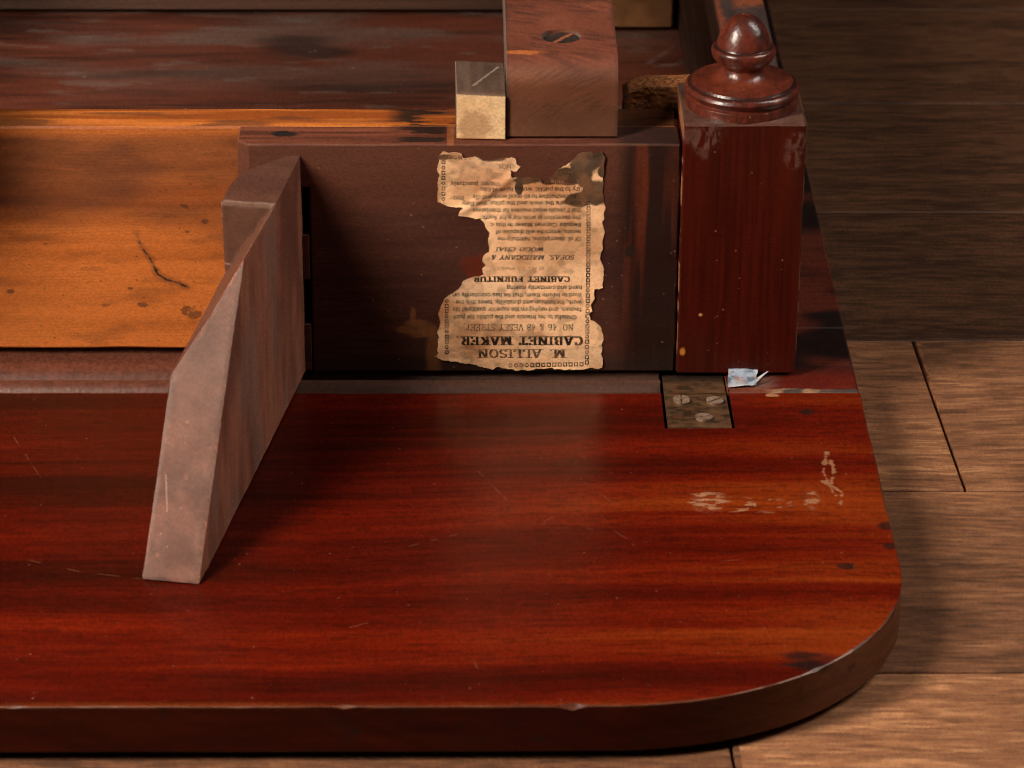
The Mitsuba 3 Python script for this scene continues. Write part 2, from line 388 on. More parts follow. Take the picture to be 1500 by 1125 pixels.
def spacer_color(p, n, uv):
    x, y, z = p.x, p.y, p.z
    saw = fbm((z * .8 - x * .6) * 1000, (x * .8 + z * .6) * 90, 2.0, 2)
    c = mix((.66, .40, .195), (.82, .55, .30), fbm(x * 300, z * 60, 1.0, 3)) * (.86 + .2 * saw)
    c = mix(c, (.32, .15, .065), .60 * blob(x, z, -.0850, .1060, .0075, .0085, .5 + 1.6 * (fbm(x * 160, z * 160, 4.0, 4) - .5)))
    c = mix(c, (.44, .17, .05), smoothstep(.1022, .1010, z) * .8)
    t = mix((.065, .038, .027), (.14, .085, .060), fbm(x * 400, y * 60, 2.0, 3))
    t = mix(t, (.34, .26, .20), (1 - smoothstep(.0002, .0008, seg(x, y, (-.0852, .0150), (-.0752, .0360)) + .0005 * (noise(x * 700, y * 700) - .5))) * .7)
    t = mix(t, (.22, .13, .08), smoothstep(.009, .004, y) * .6)
    c = mix(c, t, smoothstep(.6, .8, n.z))
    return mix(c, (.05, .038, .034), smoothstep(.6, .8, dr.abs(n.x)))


scene['m_spacer'] = wood(spacer_color, .6, None, .3)


# --- corner block and finial: red brown, varnished
CHIP = ap(-.003, (1026, 461), (999, 515), (1160, 562))
WEAR = ap(-.003, (1030, 205), (1168, 205), (1166, 232))


def block_color(p, n, uv):
    x, y, z = p.x, p.y, p.z
    g = fbm(x * 700, y * 700, z * 22, 3)
    b = fbm(x * 60, y * 60, z * 10, 3)
    c = mix((.026, .0028, .0013), (.058, .0052, .0020), smoothstep(.20, .85, g * .65 + b * .42))
    f = 1 - smoothstep(.5, .8, n.z)
    nz = fbm(x * 160, z * 160, 8.0, 3)
    wr = mi.Float(0)
    for q, r in zip(WEAR, (.0085, .0050, .0045)):
        wr = dr.maximum(wr, blob(x, z, q[0], q[1], r, r * .95, nz))
    c = mix(c, mix((.085, .032, .022), (.24, .14, .11), nz), wr * f * smoothstep(.38, .66, fbm(x * 620, z * 300, 5.0, 4)) * .50)
    c = mix(c, (.50, .21, .07), f * blob(x, z, CHIP[0][0], CHIP[0][1], .0013, .0011, nz))
    c = mix(c, (.55, .21, .03), f * blob(x, z, CHIP[1][0] + .0002, CHIP[1][1], .0014, .0020, nz) * .8)
    c = mix(c, (.28, .12, .06), specks(x, z, .0042, .84, 1.0) * .75 * f)
    t = mix((.055, .025, .018), (.125, .06, .042), fbm(x * 200, y * 200, 3.0))
    c = mix(c, t, smoothstep(.5, .8, n.z))
    e = dr.minimum(dr.minimum(x + .0030, .0458 - x), 9.0)
    c = mix(c, (.26, .11, .05), smoothstep(.0006, .0001, e) * smoothstep(.42, .60, fbm(z * 190, x * 3, 2.0)) * .9)
    return c


scene['m_block'] = wood(block_color, .30, lambda p, n, uv: fbm(p.x * 500, p.y * 500, p.z * 25, 3) + .7 * fbm(p.x * 30, p.y * 30, p.z * 20, 2), .42, .00012)


def finial_color(p, n, uv):
    x, y, z = p.x, p.y, p.z
    g = fbm(x * 380, y * 380, z * 120, 3)
    c = mix((.042, .0085, .0050), (.125, .0230, .0105), smoothstep(.3, .72, g * .6 + .4 * fbm(x * 90, y * 90, z * 60)))
    pore = smoothstep(.60, .75, noise(x * 1500, y * 1500, z * 380))
    c = mix(c, (.022, .006, .004), pore * .35)
    c = mix(c, (.15, .030, .011), smoothstep(.1265, .122, z) * smoothstep(.1200, .1222, z) * .5)
    gr = dr.maximum(1 - smoothstep(.0002, .0008, dr.abs(z - .1351)), 1 - smoothstep(.0002, .0009, dr.abs(z - .1198)))
    c = mix(c, (.010, .005, .004), gr * .7)
    c = mix(c, (.34, .26, .22), specks(x + z * .4, y + z, .0040, .86, 4.0) * .6)
    return c


scene['m_finial'] = wood(finial_color, .30, lambda p, n, uv: noise(p.x * 900, p.y * 900, p.z * 700) + .8 * fbm(p.x * 500, p.y * 500, p.z * 300, 2), .55, .00008, coat=.25, coat_gloss=.7)


def plain(a, b, fx, fy, fz):
    return lambda p, n, uv: mix(a, b, smoothstep(.25, .75, fbm(p.x * fx, p.y * fy, p.z * fz, 3)))


def rail_color(p, n, uv):
    x, y, z = p.x, p.y, p.z
    c = mix((.014, .007, .005), (.046, .020, .013), smoothstep(.3, .75, fbm(x * 300, y * 12, z * 120, 3)))
    t = mix((.022, .014, .013), (.075, .048, .042), fbm(x * 300, y * 30, 3.0, 3))
    w = dr.maximum(smoothstep(.0045, .001, x - .0205 + .004 * (fbm(y * 140, 1.0) - .3)), smoothstep(.156, .164, y + .3 * (.0315 - x) + .006 * noise(x * 300, y * 200)) * smoothstep(.026, .032, x))
    t = mix(t, (.24, .062, .026), w * .8)
    return mix(c, t, smoothstep(.6, .8, n.z))


scene['m_rail'] = wood(rail_color, .5, None, .35)
scene['m_far'] = wood(plain((.036, .014, .008), (.085, .034, .017), 6, 300, 160), .55)
scene['m_corner'] = wood(plain((.13, .050, .015), (.25, .105, .034), 60, 60, 40), .55)


def glue_color(p, n, uv):
    x, y, z = p.x, p.y, p.z
    v = fbm(x * 900, y * 900, z * 900, 2)
    c = mix((.13, .046, .017), (.34, .125, .042), smoothstep(.25, .75, v))
    return mix(c, (.05, .025, .014), smoothstep(-.0205, -.0240, x) * .6 + .3 * smoothstep(.1030, .1012, z))


scene['m_glue'] = wood(glue_color, .75, lambda p, n, uv: fbm(p.x * 900, p.y * 900, p.z * 900, 2), .2, .0006)


# --- hinge
def brass(p, n, uv):
    x, y = p.x, p.y
    k = fbm(x * 90, y * 130, 3.0, 4)
    c = mix((.045, .025, .013), (.150, .086, .046), smoothstep(.30, .72, fbm(x * 200, y * 330, 3.0, 4) * .6 + k * .4))
    c = mix(c, (.16, .065, .032), smoothstep(.56, .75, fbm(x * 260, y * 260, 9.0, 3)) * .45)
    c = mix(c, (.19, .13, .08), smoothstep(.66, .74, noise(x * 300, y * 1500, 2.0)) * .35)
    c = c * mi.Color3f(1.0, .88, .76)
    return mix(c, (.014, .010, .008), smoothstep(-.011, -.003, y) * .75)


scene['m_hinge'] = {'type': 'twosided', 'bsdf': {'type': 'bumpmap', 'tex': mikit.proc(lambda p, n, uv: fbm(p.x * 260, p.y * 300, 1.0, 3), 2e-4), 'scale': .0004,
                                                 'nested_bsdf': {'type': 'principled', 'base_color': mikit.proc(brass), 'metallic': .45, 'roughness': .46}}}
scene['m_screw'] = {'type': 'twosided', 'bsdf': {'type': 'principled', 'base_color': mikit.proc(lambda p, n, uv: mix((.22, .12, .075), (.56, .42, .31), fbm(p.x * 600, p.y * 700, 3.0, 3))), 'metallic': .6, 'roughness': .38}}
scene['m_gap_shade'] = {'type': 'twosided', 'bsdf': {'type': 'diffuse', 'reflectance': {'type': 'rgb', 'value': [.006, .004, .003]}}}  # near-black, shade put into the colour of gaps and recesses

# --- paper and ink
def tape_color(p, n, uv):
    c = mix((.10, .125, .17), (.30, .35, .43), smoothstep(.3, .7, fbm(p.x * 300, p.y * 300 + p.z * 300, 3.0, 3)))
    fray = dr.maximum(smoothstep(-.0112, -.0128, p.y + .001 * (fbm(p.x * 900, 3.0) - .5)), smoothstep(.0282, .0302, p.x))
    c = mix(c, (.50, .46, .43), fray * .7)
    return mix(c, (.34, .17, .09), smoothstep(.60, .72, fbm(p.x * 420, p.y * 420 + p.z * 420, 9.0, 2)) * .5)


scene['m_tape'] = {'type': 'twosided', 'bsdf': {'type': 'principled', 'roughness': .3, 'specular': .4, 'base_color': mikit.proc(tape_color)}}


def LP(zx, zy):
    return at(600 + zx / 3.125, 200 + zy / 3.125, y=-.0006)[[0, 2]]


FOLD = [LP(460, 190), LP(360, 260), LP(235, 345)]
CREASE = [LP(345, 585), LP(500, 560), LP(800, 575)], [LP(350, 622), LP(520, 632), LP(560, 612)], [LP(140, 990), LP(420, 880), LP(640, 900)], [LP(640, 985), LP(760, 955), LP(885, 960)]
DKS = [(380, 95, .0068, .0030), (415, 70, .0035, .0032), (555, 195, .0075, .0024), (835, 105, .0065, .0070), (790, 150, .0050, .0100), (845, 255, .0062, .0056), (690, 180, .0070, .0040), (880, 155, .0022, .0030),
       (770, 290, .0060, .0035), (640, 205, .0050, .0020), (500, 235, .0016, .0030), (165, 95, .0050, .0016), (860, 60, .0040, .0022), (725, 210, .0070, .0018)]


def paper_color(p, n, uv):
    x, z = p.x, p.z
    v = fbm(x * 60, z * 60, 3.0, 4)
    c = mix((.52, .235, .105), (.94, .57, .315), smoothstep(.20, .58, v))
    c = mix(c, (.36, .15, .055), smoothstep(.52, .74, fbm(x * 34, z * 34, 41.0, 4)) * .55)
    c = mix(c, (.82, .54, .33), smoothstep(.0009, -.0002, dr.abs(z - .0405 + .03 * (x + .066))) * .0 + smoothstep(.56, .72, fbm(x * 25, z * 80, 8.0, 3)) * .5)
    c = mix(c, (.36, .15, .05), smoothstep(.022, .004, z) * .35 * fbm(x * 50, z * 90, 9.0))
    nz = fbm(x * 150, z * 170, 8.0, 3)
    dk = mi.Float(0)
    for a in DKS:
        q = LP(a[0], a[1])
        dk = dr.maximum(dk, blob(x, z, q[0], q[1], a[2], a[3], nz))
    dk = smoothstep(.14, .66, dk * (.35 + 1.1 * fbm(x * 330, z * 330, 14.0, 3)))
    c = mix(c, mix((.018, .009, .006), (.110, .045, .020), smoothstep(.3, .75, fbm(x * 240, z * 210, 2.0, 3))), dk * .92)
    c = mix(c, (.13, .055, .025), specks(x, z, .0030, .80, 2.0) * .6)
    c = mix(c, (.16, .07, .03), smoothstep(.60, .75, fbm(x * 240, z * 240, 31.0, 2)) * .35)
    return c


scene['m_paper'] = wood(paper_color, .75, lambda p, n, uv: fbm(p.x * 300, p.y * 100, p.z * 420, 3), .2, .00025)
scene['m_ink'] = wood(lambda p, n, uv: mix((.022, .012, .008), (.12, .055, .026), smoothstep(.50, .78, fbm(p.x * 420, p.z * 420, 3.0, 3))), .7, None, .2)
scene['m_faded_ink'] = wood(lambda p, n, uv: mix((.055, .027, .016), (.28, .135, .065), smoothstep(.36, .66, fbm(p.x * 330, p.z * 330, 7.0, 3))), .7, None, .2)


# --- floor planks: dark oak boards
def plank_color(p, n, uv):
    x, y = p.x, p.y
    row = dr.floor((y + .198) / .1378)
    side = dr.select(row == -1, dr.select(x > .006, 1.0, 0.0), dr.select(row == 1, dr.select(x > .107, 1.0, 0.0), 0.0))
    h = cell_rand(row, side, 4.0)
    ox = 11 * h
    w = y + .010 * fbm((x + ox) * 6, y * 6, row)
    g = fbm((x + ox) * 22, w * 130, row, 4)
    f = fbm((x + ox) * 95, w * 560, row, 3)
    warm = dr.select(row == -1, .35 + .55 * side, dr.select(row == 0, .50 + .55 * smoothstep(-.075, -.061, y), dr.select(row == 1, .86 - .16 * side, dr.select(row == 2, .0, .22 * h + .0))))  # plank tones; back rows also darkened for light falling off
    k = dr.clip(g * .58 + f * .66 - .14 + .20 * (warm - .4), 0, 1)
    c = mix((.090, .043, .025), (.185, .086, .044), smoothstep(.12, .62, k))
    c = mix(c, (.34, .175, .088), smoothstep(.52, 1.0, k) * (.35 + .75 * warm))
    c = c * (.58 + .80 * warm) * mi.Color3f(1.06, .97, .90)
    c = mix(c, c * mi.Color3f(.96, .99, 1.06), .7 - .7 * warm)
    pore = smoothstep(.60, .72, noise((x + ox) * 90, w * 820, row))
    c = mix(c, (.024, .015, .011), pore * .28)
    return c


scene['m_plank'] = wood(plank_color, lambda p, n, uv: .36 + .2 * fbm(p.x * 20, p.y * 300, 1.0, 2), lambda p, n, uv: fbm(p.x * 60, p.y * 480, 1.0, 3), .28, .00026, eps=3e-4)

# ------------------------------------------------------------------ mesh helpers


def M(points, faces):
    return trimesh.Trimesh(points, faces, process=False)


def to_tm(man):
    q = man.to_mesh()
    return trimesh.Trimesh(q.vert_properties[:, :3], q.tri_verts, process=False)


def rbox(x0, x1, y0, y1, z0, z1, b=.0006):
    """A box with bevelled edges."""
    pts = []
    for sx in (0, 1):
        for sy in (0, 1):
            for sz in (0, 1):
                c = np.array([(x0, x1)[sx], (y0, y1)[sy], (z0, z1)[sz]])
                s = np.array([1 - 2 * sx, 1 - 2 * sy, 1 - 2 * sz]) * b
                for k in range(3):
                    o = s.copy()
                    o[k] = 0
                    pts.append(c + o)
    return m3.Manifold.hull_points(np.array(pts))


def wobble(mesh, amp, freq, seed=0, target=None):
    """Breaks the dead straightness of a worn edge: subdivides and moves the vertices a little."""
    if target:
        v, f = trimesh.remesh.subdivide_to_size(mesh.vertices, mesh.faces, target, max_iter=12)
        mesh = trimesh.Trimesh(v, f, process=True)
    v = np.array(mesh.vertices)
    for k in range(3):
        v[:, k] += amp * (meshkit.fbm(v * freq, 3, seed + 11 * k) - .5) * 2
    return trimesh.Trimesh(v, mesh.faces, process=False)


def extrude_x(profile, x0, x1):
    """A (y, z) outline extruded along x."""
    cs = m3.CrossSection([np.array(profile)])
    man = m3.Manifold.extrude(cs, x1 - x0)           # in (y, z, x)
    return man.transform(np.array([[0, 0, 1, x0], [1, 0, 0, 0], [0, 1, 0, 0]], float))


def add(key, mesh, mat, label=None, smooth=False, kind=None):
    scene[key] = mikit.ply(mesh, mat, smooth)
    e = {}
    if label:
        e['label'] = label
    if kind:
        e['kind'] = kind
    if e:
        labels[key] = e


TB = 'drop_leaf_table__'
labels['drop_leaf_table'] = {'label': 'old mahogany drop-leaf table lying upside down on the plank floor, paper label on its apron', 'category': 'table'}

# ------------------------------------------------------------------ floor
FZ, PW, PY0 = -.0222, .1378, -.198
joints = {-3: [-.62, .30], -2: [-.25, .55], -1: [.0038, .9], 0: [-.45, .72], 1: [.1065, 1.05], 2: [-.20, .80], 3: [-.75, .65], 4: [.55, .95], 5: [-.4, .6], 6: [-.1, .8]}
n_pl = 0
for row in range(-4, 9):
    y0 = PY0 + row * PW
    js = [-1.1] + joints.get(row, [-.3, .7]) + [1.3]
    for a, b in zip(js[:-1], js[1:]):
        g = .0006
        mm = rbox(a + g, b - g, y0 + g, y0 + PW - g, FZ - .008, FZ + .0002 * ((row * 7 + int(a * 10)) % 3), .0005)
        mt = to_tm(mm)
        # the two joints in view run a little askew
        if row == 1 or row == -1:
            v = np.array(mt.vertices)
            sk = (v[:, 1] - y0) / PW - .5
            v[:, 0] += np.where(np.abs(v[:, 0] - js[1]) < .003, -sk * .005, 0)
            mt = M(v, mt.faces)
        key = 'floor__plank' + (f'_{n_pl:03d}' if n_pl else '')
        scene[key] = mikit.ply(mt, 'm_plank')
        n_pl += 1
add('floor__underlay', to_tm(rbox(-1.1, 1.3, PY0 - 4 * PW, PY0 + 9 * PW, FZ - .02, FZ - .0082, .001)), 'm_gap_shade')
labels['floor'] = {'label': 'dark brown oak plank floor under and behind the upturned table', 'kind': 'structure'}

# ------------------------------------------------------------------ leaf
XR, YF, YJ, TH = .0705, -.2557, -.0172, .0186
ol = [(-.52, YJ), (-.52, YF)]
cx, cy, rx, ry = -.042, -.158, XR + .042, YF + .158
for a in np.linspace(-90, 0, 49):
    ol.append((cx + rx * abs(math.cos(math.radians(a))) ** .97, cy + abs(ry) * -abs(math.sin(math.radians(a))) ** .97))
ol.append((XR, YJ))
ol = Polygon(ol)
if not ol.exterior.is_ccw:
    ol = shapely.geometry.polygon.orient(ol)


def slab(poly_, z_top, z_bot, b):
    """Top skin, rim and rubbed arris of a slab as three meshes."""
    e = np.array(ol_pts(poly_))
    n = len(e)
    i = np.array(ol_pts(poly_.buffer(-b, join_style=2)))
    if len(i) != n:
        i = np.array([poly_.buffer(-b).exterior.interpolate(poly_.buffer(-b).exterior.project(Point(*q))).coords[0] for q in e])
    return e, i


def ol_pts(pg):
    return list(pg.exterior.coords)[:-1]


# resampled outline, with a few knocks along the arris
ring = []
co = ol_pts(ol)
for a, b in zip(co, co[1:] + co[:1]):
    k = max(1, int(math.dist(a, b) / .0025))
    for t in range(k):
        ring.append((a[0] + (b[0] - a[0]) * t / k, a[1] + (b[1] - a[1]) * t / k))
ring = np.array(ring)
tan = np.roll(ring, -1, 0) - np.roll(ring, 1, 0)
nrm = np.c_[tan[:, 1], -tan[:, 0]] / np.linalg.norm(tan, axis=1, keepdims=True)
kn = meshkit.fbm(np.c_[ring * 60, np.zeros(len(ring))], 3, 5)
bv = .00030 + .00045 * np.clip((kn - .45) * 3, 0, 1)
for q, r, d in ((at(838, 1033, z=0), .0055, .0018), (at(505, 1032, z=0), .004, .0012), (at(1190, 978, z=0), .005, .0012), (at(20, 1032, z=0), .004, .0010)):
    bv += d * np.exp(-np.sum((ring - q[:2]) ** 2, 1) / (r / 2) ** 2)
rim_o = ring + nrm * (.0006 * (meshkit.fbm(np.c_[ring * 45, np.ones(len(ring))], 2, 9) - .5))[:, None]
inn = rim_o - nrm * bv[:, None]
N = len(ring)
# top skin with the hinge mortise cut out
HX0, HX1, HY0 = -.0089, .0166, -.0480
mort = Polygon([(HX0 - .0007, .01), (HX0 - .0009, HY0 - .0006), (HX1 + .0013, HY0 - .0004), (HX1 + .0007, .01)])
skin = Polygon(inn).buffer(0).difference(mort)


def skin_mesh(pg, z, h=.01):
    minx, miny, maxx, maxy = pg.bounds
    b = []
    for line in [pg.exterior, *pg.interiors]:
        b += list(line.coords)[:-1]
    v, f = trimesh.creation.triangulate_polygon(pg, engine='earcut')
    return M(np.c_[v, np.full(len(v), z)], f)


sk = skin_mesh(skin, 0.0)
if np.cross(*(sk.vertices[sk.faces[0][1:]] - sk.vertices[sk.faces[0][0]]))[2] < 0:
    sk = M(sk.vertices, sk.faces[:, ::-1])
idx = np.arange(N)
nx = (idx + 1) % N


def strip(a, za, b, zb):
    v = np.vstack([np.c_[a, np.broadcast_to(za, N)], np.c_[b, np.broadcast_to(zb, N)]])
    return (v, np.vstack([np.c_[idx, nx, nx + N], np.c_[idx, nx + N, idx + N]]))


bot = rim_o - nrm * .0007
rim = trimesh.util.concatenate([M(*strip(bot, -TH, rim_o - nrm * .0001, -TH + .0008)), M(*strip(rim_o - nrm * .0001, -TH + .0008, rim_o, -bv * .9))])
add(TB + 'leaf__rim', rim, 'm_leaf_rim', 'plain darker edge of the leaf, bruised near the rounded corner', smooth=40)
add(TB + 'leaf__worn_arris', M(*strip(rim_o, -bv * .9, inn, 0.0)), 'm_rub', smooth=50)
mo = np.array(ol_pts(mort))
walls = []
for a, b in zip(mo, np.roll(mo, -1, 0)):
    walls.append(M(np.array([[*a, .0], [*b, .0], [*b, -.0035], [*a, -.0035]]), [[0, 1, 2], [0, 2, 3]]))
v, f = trimesh.creation.triangulate_polygon(mort, engine='earcut')
walls.append(M(np.c_[v, np.full(len(v), -.0032)], f))
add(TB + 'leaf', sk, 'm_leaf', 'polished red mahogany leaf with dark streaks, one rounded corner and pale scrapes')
add(TB + 'leaf__hinge_mortise', trimesh.util.concatenate(walls), 'm_gap_shade')  # recess coloured near-black for its shade
vb, fb = trimesh.creation.triangulate_polygon(Polygon(bot).buffer(0), engine='earcut')
add(TB + 'leaf__underside', M(np.c_[vb, np.full(len(vb), -TH)], fb), 'm_leaf_rim')

# ------------------------------------------------------------------ fixed top
prof = [(.044, -TH), (.044, -.0009), (.0230, -.0009), (.0170, -.0007), (.0120, -.0003), (.0075, .0001), (.0046, -.0004), (.0026, -.0018), (.0008, -.0033), (-.0010, -.0033), (-.0028, -.0016),
        (-.0055, .0001), (-.0078, -.0001), (-.0098, -.0014), (-.0110, -.0028), (-.0120, -.0029), (-.0168, -.0020), (-.0170, -.0030), (-.0170, -TH)]
prof = prof[::-1]
if Polygon(prof).exterior.is_ccw is False:
    prof = prof[::-1]
md = to_tm(extrude_x(prof, -.52, HX0 - .0006))
add(TB + 'fixed_top__edge_moulding', md, 'm_mould', 'long moulded strip between the apron and the leaf', smooth=35)
add(TB + 'fixed_top', to_tm(rbox(-.52, XR - .0004, .0442, .480, -TH, 0, .0007)), 'm_top', 'dull dusty underside of the fixed table top inside the frame')
add(TB + 'fixed_top__edge', wobble(to_tm(rbox(HX1 + .0005, XR - .0003, -.0168, .0440, -TH, -.0001, .0009)), .00025, 90, 3, .008), 'm_top', 'right end of the fixed top, dark with a chipped pale front edge')
add(TB + 'fixed_top__edge_001', to_tm(rbox(HX0 - .0005, HX1 + .0004, -.002, .0440, -TH, -.0022, .0005)), 'm_gap_shade')  # near-black piece behind the hinge, in place of shade

# ------------------------------------------------------------------ apron, rails
H = .1008
ab = rbox(-.1500, -.0035, .0, .0187, .0012, H, .0006)
slot_top = rbox(-.1783, -.1470, .0, .0187, .0822, H, .0006)
slot_top = slot_top - m3.Manifold.hull_points(np.array([[a, b, c] for c in (.05, .2) for a, b in ((-.19, -.01), (-.19, .0045), (-.1783, .0045), (-.1735, -.0001), (-.1735, -.01))]))
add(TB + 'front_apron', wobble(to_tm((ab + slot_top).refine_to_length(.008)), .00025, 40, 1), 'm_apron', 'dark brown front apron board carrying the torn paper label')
for i, (z0, z1) in enumerate(((.0422, .0618), (.0016, .0226))):
    add(TB + 'swing_bracket__knuckle' + (f'_{i:03d}' if i else ''), to_tm(rbox(-.1640, -.1505, .0002, .0115, z0, z1, .0004)), 'm_bracket')
add(TB + 'pine_rail', wobble(to_tm(rbox(-.52, -.0040, .0189, .0388, .0026, H - .0003, .0009)), .0003, 35, 4, .008), 'm_pine', 'orange pine inner rail with a dark crack and brown stain')
add(TB + 'end_rail', wobble(to_tm(rbox(.0205, .0422, .0432, .4600, .0012, H, .0007)), .0003, 40, 6, .012), 'm_rail', 'dark end rail running back behind the corner block, top edge worn')
add(TB + 'far_rail', to_tm(rbox(-.52, .0200, .4205, .4400, .0030, H, .0007)), 'm_far', 'dark brown far rail along the back of the frame')
add(TB + 'inner_corner_block', to_tm(rbox(-.0260, .0172, .3935, .4200, .0036, H + .003, .0008)), 'm_corner', 'orange brown block in the far inner corner')

add(TB + 'front_apron__slot_shade', to_tm(rbox(-.1700, -.1502, .0028, .0186, .0016, .0820, .0003)), 'm_gap_shade')  # dark block behind the knuckle slots, put there for their shade

# glue block in the near corner
gb = Polygon([(-.0243, .0955), (-.0243, .1045), (-.0225, .1066), (-.0150, .1092), (-.0048, .1098), (.0195, .1098), (.0195, .0955)])
gm = m3.Manifold.extrude(m3.CrossSection([np.array(ol_pts(shapely.geometry.polygon.orient(gb)))]), .014).transform(np.array([[1, 0, 0, 0], [0, 0, 1, .0394], [0, 1, 0, 0]], float))
gm = to_tm(gm)
gm.fix_normals()
add(TB + 'glue_block', wobble(gm, .0008, 130, 8, .0025), 'm_glue', 'rough brown end-grain glue block beside the corner block', smooth=30)

# ------------------------------------------------------------------ swing bracket
E0, ds, dn = np.array([-.1535, -.0002, 0]), np.array([-.1760, -.9844, 0]), np.array([-.9844, .1760, 0])
TB_T, BH = .0214, .0932
side = [(-.007, .0012), (.165, .0004), (.1757, .0004), (.0955, BH - .0012), (.094, BH - .0004), (.045, BH), (.0, BH + .0026), (-.007, BH + .0028)]
body = m3.Manifold.extrude(m3.CrossSection([np.array(side)]), TB_T)       # (s, z, t)
# the sloping finger hold along the outer top edge
cut = m3.Manifold.hull_points(np.array([[.043, BH + .0001, .0004], [.043, .0610, TB_T + .0004], [.043, BH + .02, TB_T + .01], [.043, .0610, TB_T + .01],
                                        [.2, BH + .0001, .0004], [.2, .0550, TB_T + .0004], [.2, BH + .02, TB_T + .01], [.2, .055, TB_T + .01], [.043, BH + .02, .0004], [.2, BH + .02, .0004]]))
body = body - cut
back = m3.Manifold()
outl = [(-.0065, .0004), (.0130, TB_T * .74), (.0185, TB_T * .90), (.0245, TB_T * .97), (.036, TB_T * 1.02)]
for (a0, c0), (a1, c1) in zip(outl[:-1], outl[1:]):
    back = back + m3.Manifold.hull_points(np.array([[a, b, c] for b in (-.01, .2) for a, c in ((a0, c0), (a1, c1), (-.05, c0), (-.05, c1 + .0001))]))
back = back + m3.Manifold.hull_points(np.array([[a, b, c] for b in (-.01, .2) for a, c in ((-.0065, -.001), (-.0065, .0006), (-.05, -.001), (-.05, .0006))]))
body = body - back
bt = to_tm(body.refine_to_length(.0016))
bt = trimesh.Trimesh(bt.vertices, bt.faces, process=True)
trimesh.smoothing.filter_taubin(bt, .5, .5, iterations=8)
v = np.array(bt.vertices)
w3 = E0 + v[:, :1] * ds + v[:, 2:3] * dn + v[:, 1:2] * np.array([0, 0, 1.0])
bt = trimesh.Trimesh(w3, bt.faces, process=True)
if bt.volume < 0:
    bt.invert()
sm = bt
bm = wobble(sm, .0002, 60, 12)
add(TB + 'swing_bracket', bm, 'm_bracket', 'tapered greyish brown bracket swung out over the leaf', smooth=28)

# ------------------------------------------------------------------ cross beam, spacer block
BX0, BX1, BY0, BZ1, BR = -.0721, -.0284, .0056, .1332, .0112
pr = [(.418, H + .0006), (.418, BZ1)]
for a in np.linspace(90, 180, 13):
    pr.append((BY0 + BR + BR * math.cos(math.radians(a)), BZ1 - BR + BR * math.sin(math.radians(a))))
pr += [(BY0, H + .0012), (BY0 + .0006, H + .0006)]
pr = pr if Polygon(pr).exterior.is_ccw else pr[::-1]
hx, hy = at(822, 53, z=BZ1)[:2]
bmn = extrude_x(pr, BX0, BX1) - m3.Manifold.cylinder(.02, .0079, .0079, 40).translate([hx, hy, BZ1 - .004])
bmesh = to_tm(bmn)
add(TB + 'cross_beam', bmesh, 'm_beam', 'thick brown cross beam with a rounded front end and a plugged screw hole', smooth=25)
pm = m3.Manifold.cylinder(.004, .0074, .0074, 40).rotate([5, -4, 0]).translate([hx, hy + .0002, BZ1 - .0058])
add(TB + 'cross_beam__screw_plug', to_tm(pm), 'm_plug', 'dark plug with a torn orange splinter', smooth=30)
scene['m_plug'] = scene['m_plug']
sp = to_tm(rbox(-.0920, -.0725, .0046, .0420, H + .0004, .1199, .0003))
v = np.array(sp.vertices)
v[:, 2] -= (v[:, 0] + .092) * .03 * (v[:, 2] > .11)
v[:, 1] -= (v[:, 0] + .092) * .05
v[:, 0] -= (v[:, 1] - .004) * .012
add(TB + 'spacer_block', M(v, sp.faces), 'm_spacer', 'small pale new-cut wooden block beside the cross beam')

# ------------------------------------------------------------------ corner block and finial
cb = rbox(-.0029, .0456, -.0031, .0428, .0016, .1106, .0009)
cb = cb - m3.Manifold.hull_points(np.array([[-.01, -.01, 0], [-.01, .06, 0], [.0008, -.01, 0], [.0008, .06, 0], [-.01, -.01, .0052], [-.01, .06, .0052]]))
add(TB + 'corner_block', wobble(to_tm(cb), .00025, 60, 15, .006), 'm_block', 'square red-brown corner block, chipped and scuffed at its top')
FX, FY = .0215, .0198
fp = [(.0, .1100), (.0224, .1100), (.0224, .1132), (.0221, .1140), (.0212, .1144), (.0211, .1150), (.0217, .1156), (.0226, .1165), (.0229, .1176), (.0225, .1187), (.0216, .1194), (.0206, .1196), (.0204, .1199),
      (.0201, .1205), (.0196, .1207), (.0150, .1212), (.0124, .1217), (.0104, .1226), (.0091, .1239), (.0085, .1252), (.0083, .1262), (.0087, .1268), (.0098, .1277), (.0110, .1289), (.0119, .1301), (.0125, .1314), (.0127, .1327), (.01265, .1335), (.0123, .1342), (.0117, .1347), (.0110, .1349),
      (.0107, .1353), (.01062, .1361), (.0101, .1382), (.0093, .1404), (.0081, .1427), (.0065, .1448), (.0048, .1464), (.0030, .1474), (.0018, .1477), (.0013, .1473), (.0, .1473)]
fm = trimesh.creation.revolve(np.array(fp), sections=96)
fm.apply_translation([FX, FY, 0])
add(TB + 'corner_block__finial', wobble(fm, .0001, 120, 17), 'm_finial', 'turned acorn finial on a moulded disc', smooth=32)

# ------------------------------------------------------------------ unseen leg and column, placed to shade the left of the pine rail
chain = [((-.40, .26, .40), .030), ((-.40, .20, .43), .028), ((-.375, .10, .40), .026), ((-.345, .02, .330), .023), ((-.332, -.020, .26), .021), ((-.334, -.034, .20), .020), ((-.330, -.036, .15), .020), ((-.328, -.036, .122), .019)]
leg = m3.Manifold()
ball = lambda c, r: m3.Manifold.sphere(r, 20).scale([.9, 1, 1]).translate(list(c))
for (a, ra), (b, rb) in zip(chain[:-1], chain[1:]):
    leg = leg + m3.Manifold.batch_hull([ball(a, ra), ball(b, rb)])
add(TB + 'unseen_leg', to_tm(leg), 'm_block', smooth=40)
add(TB + 'unseen_column', to_tm(m3.Manifold.cylinder(.36, .045, .030, 40).translate([-.40, .26, BZ1])), 'm_block', smooth=40)

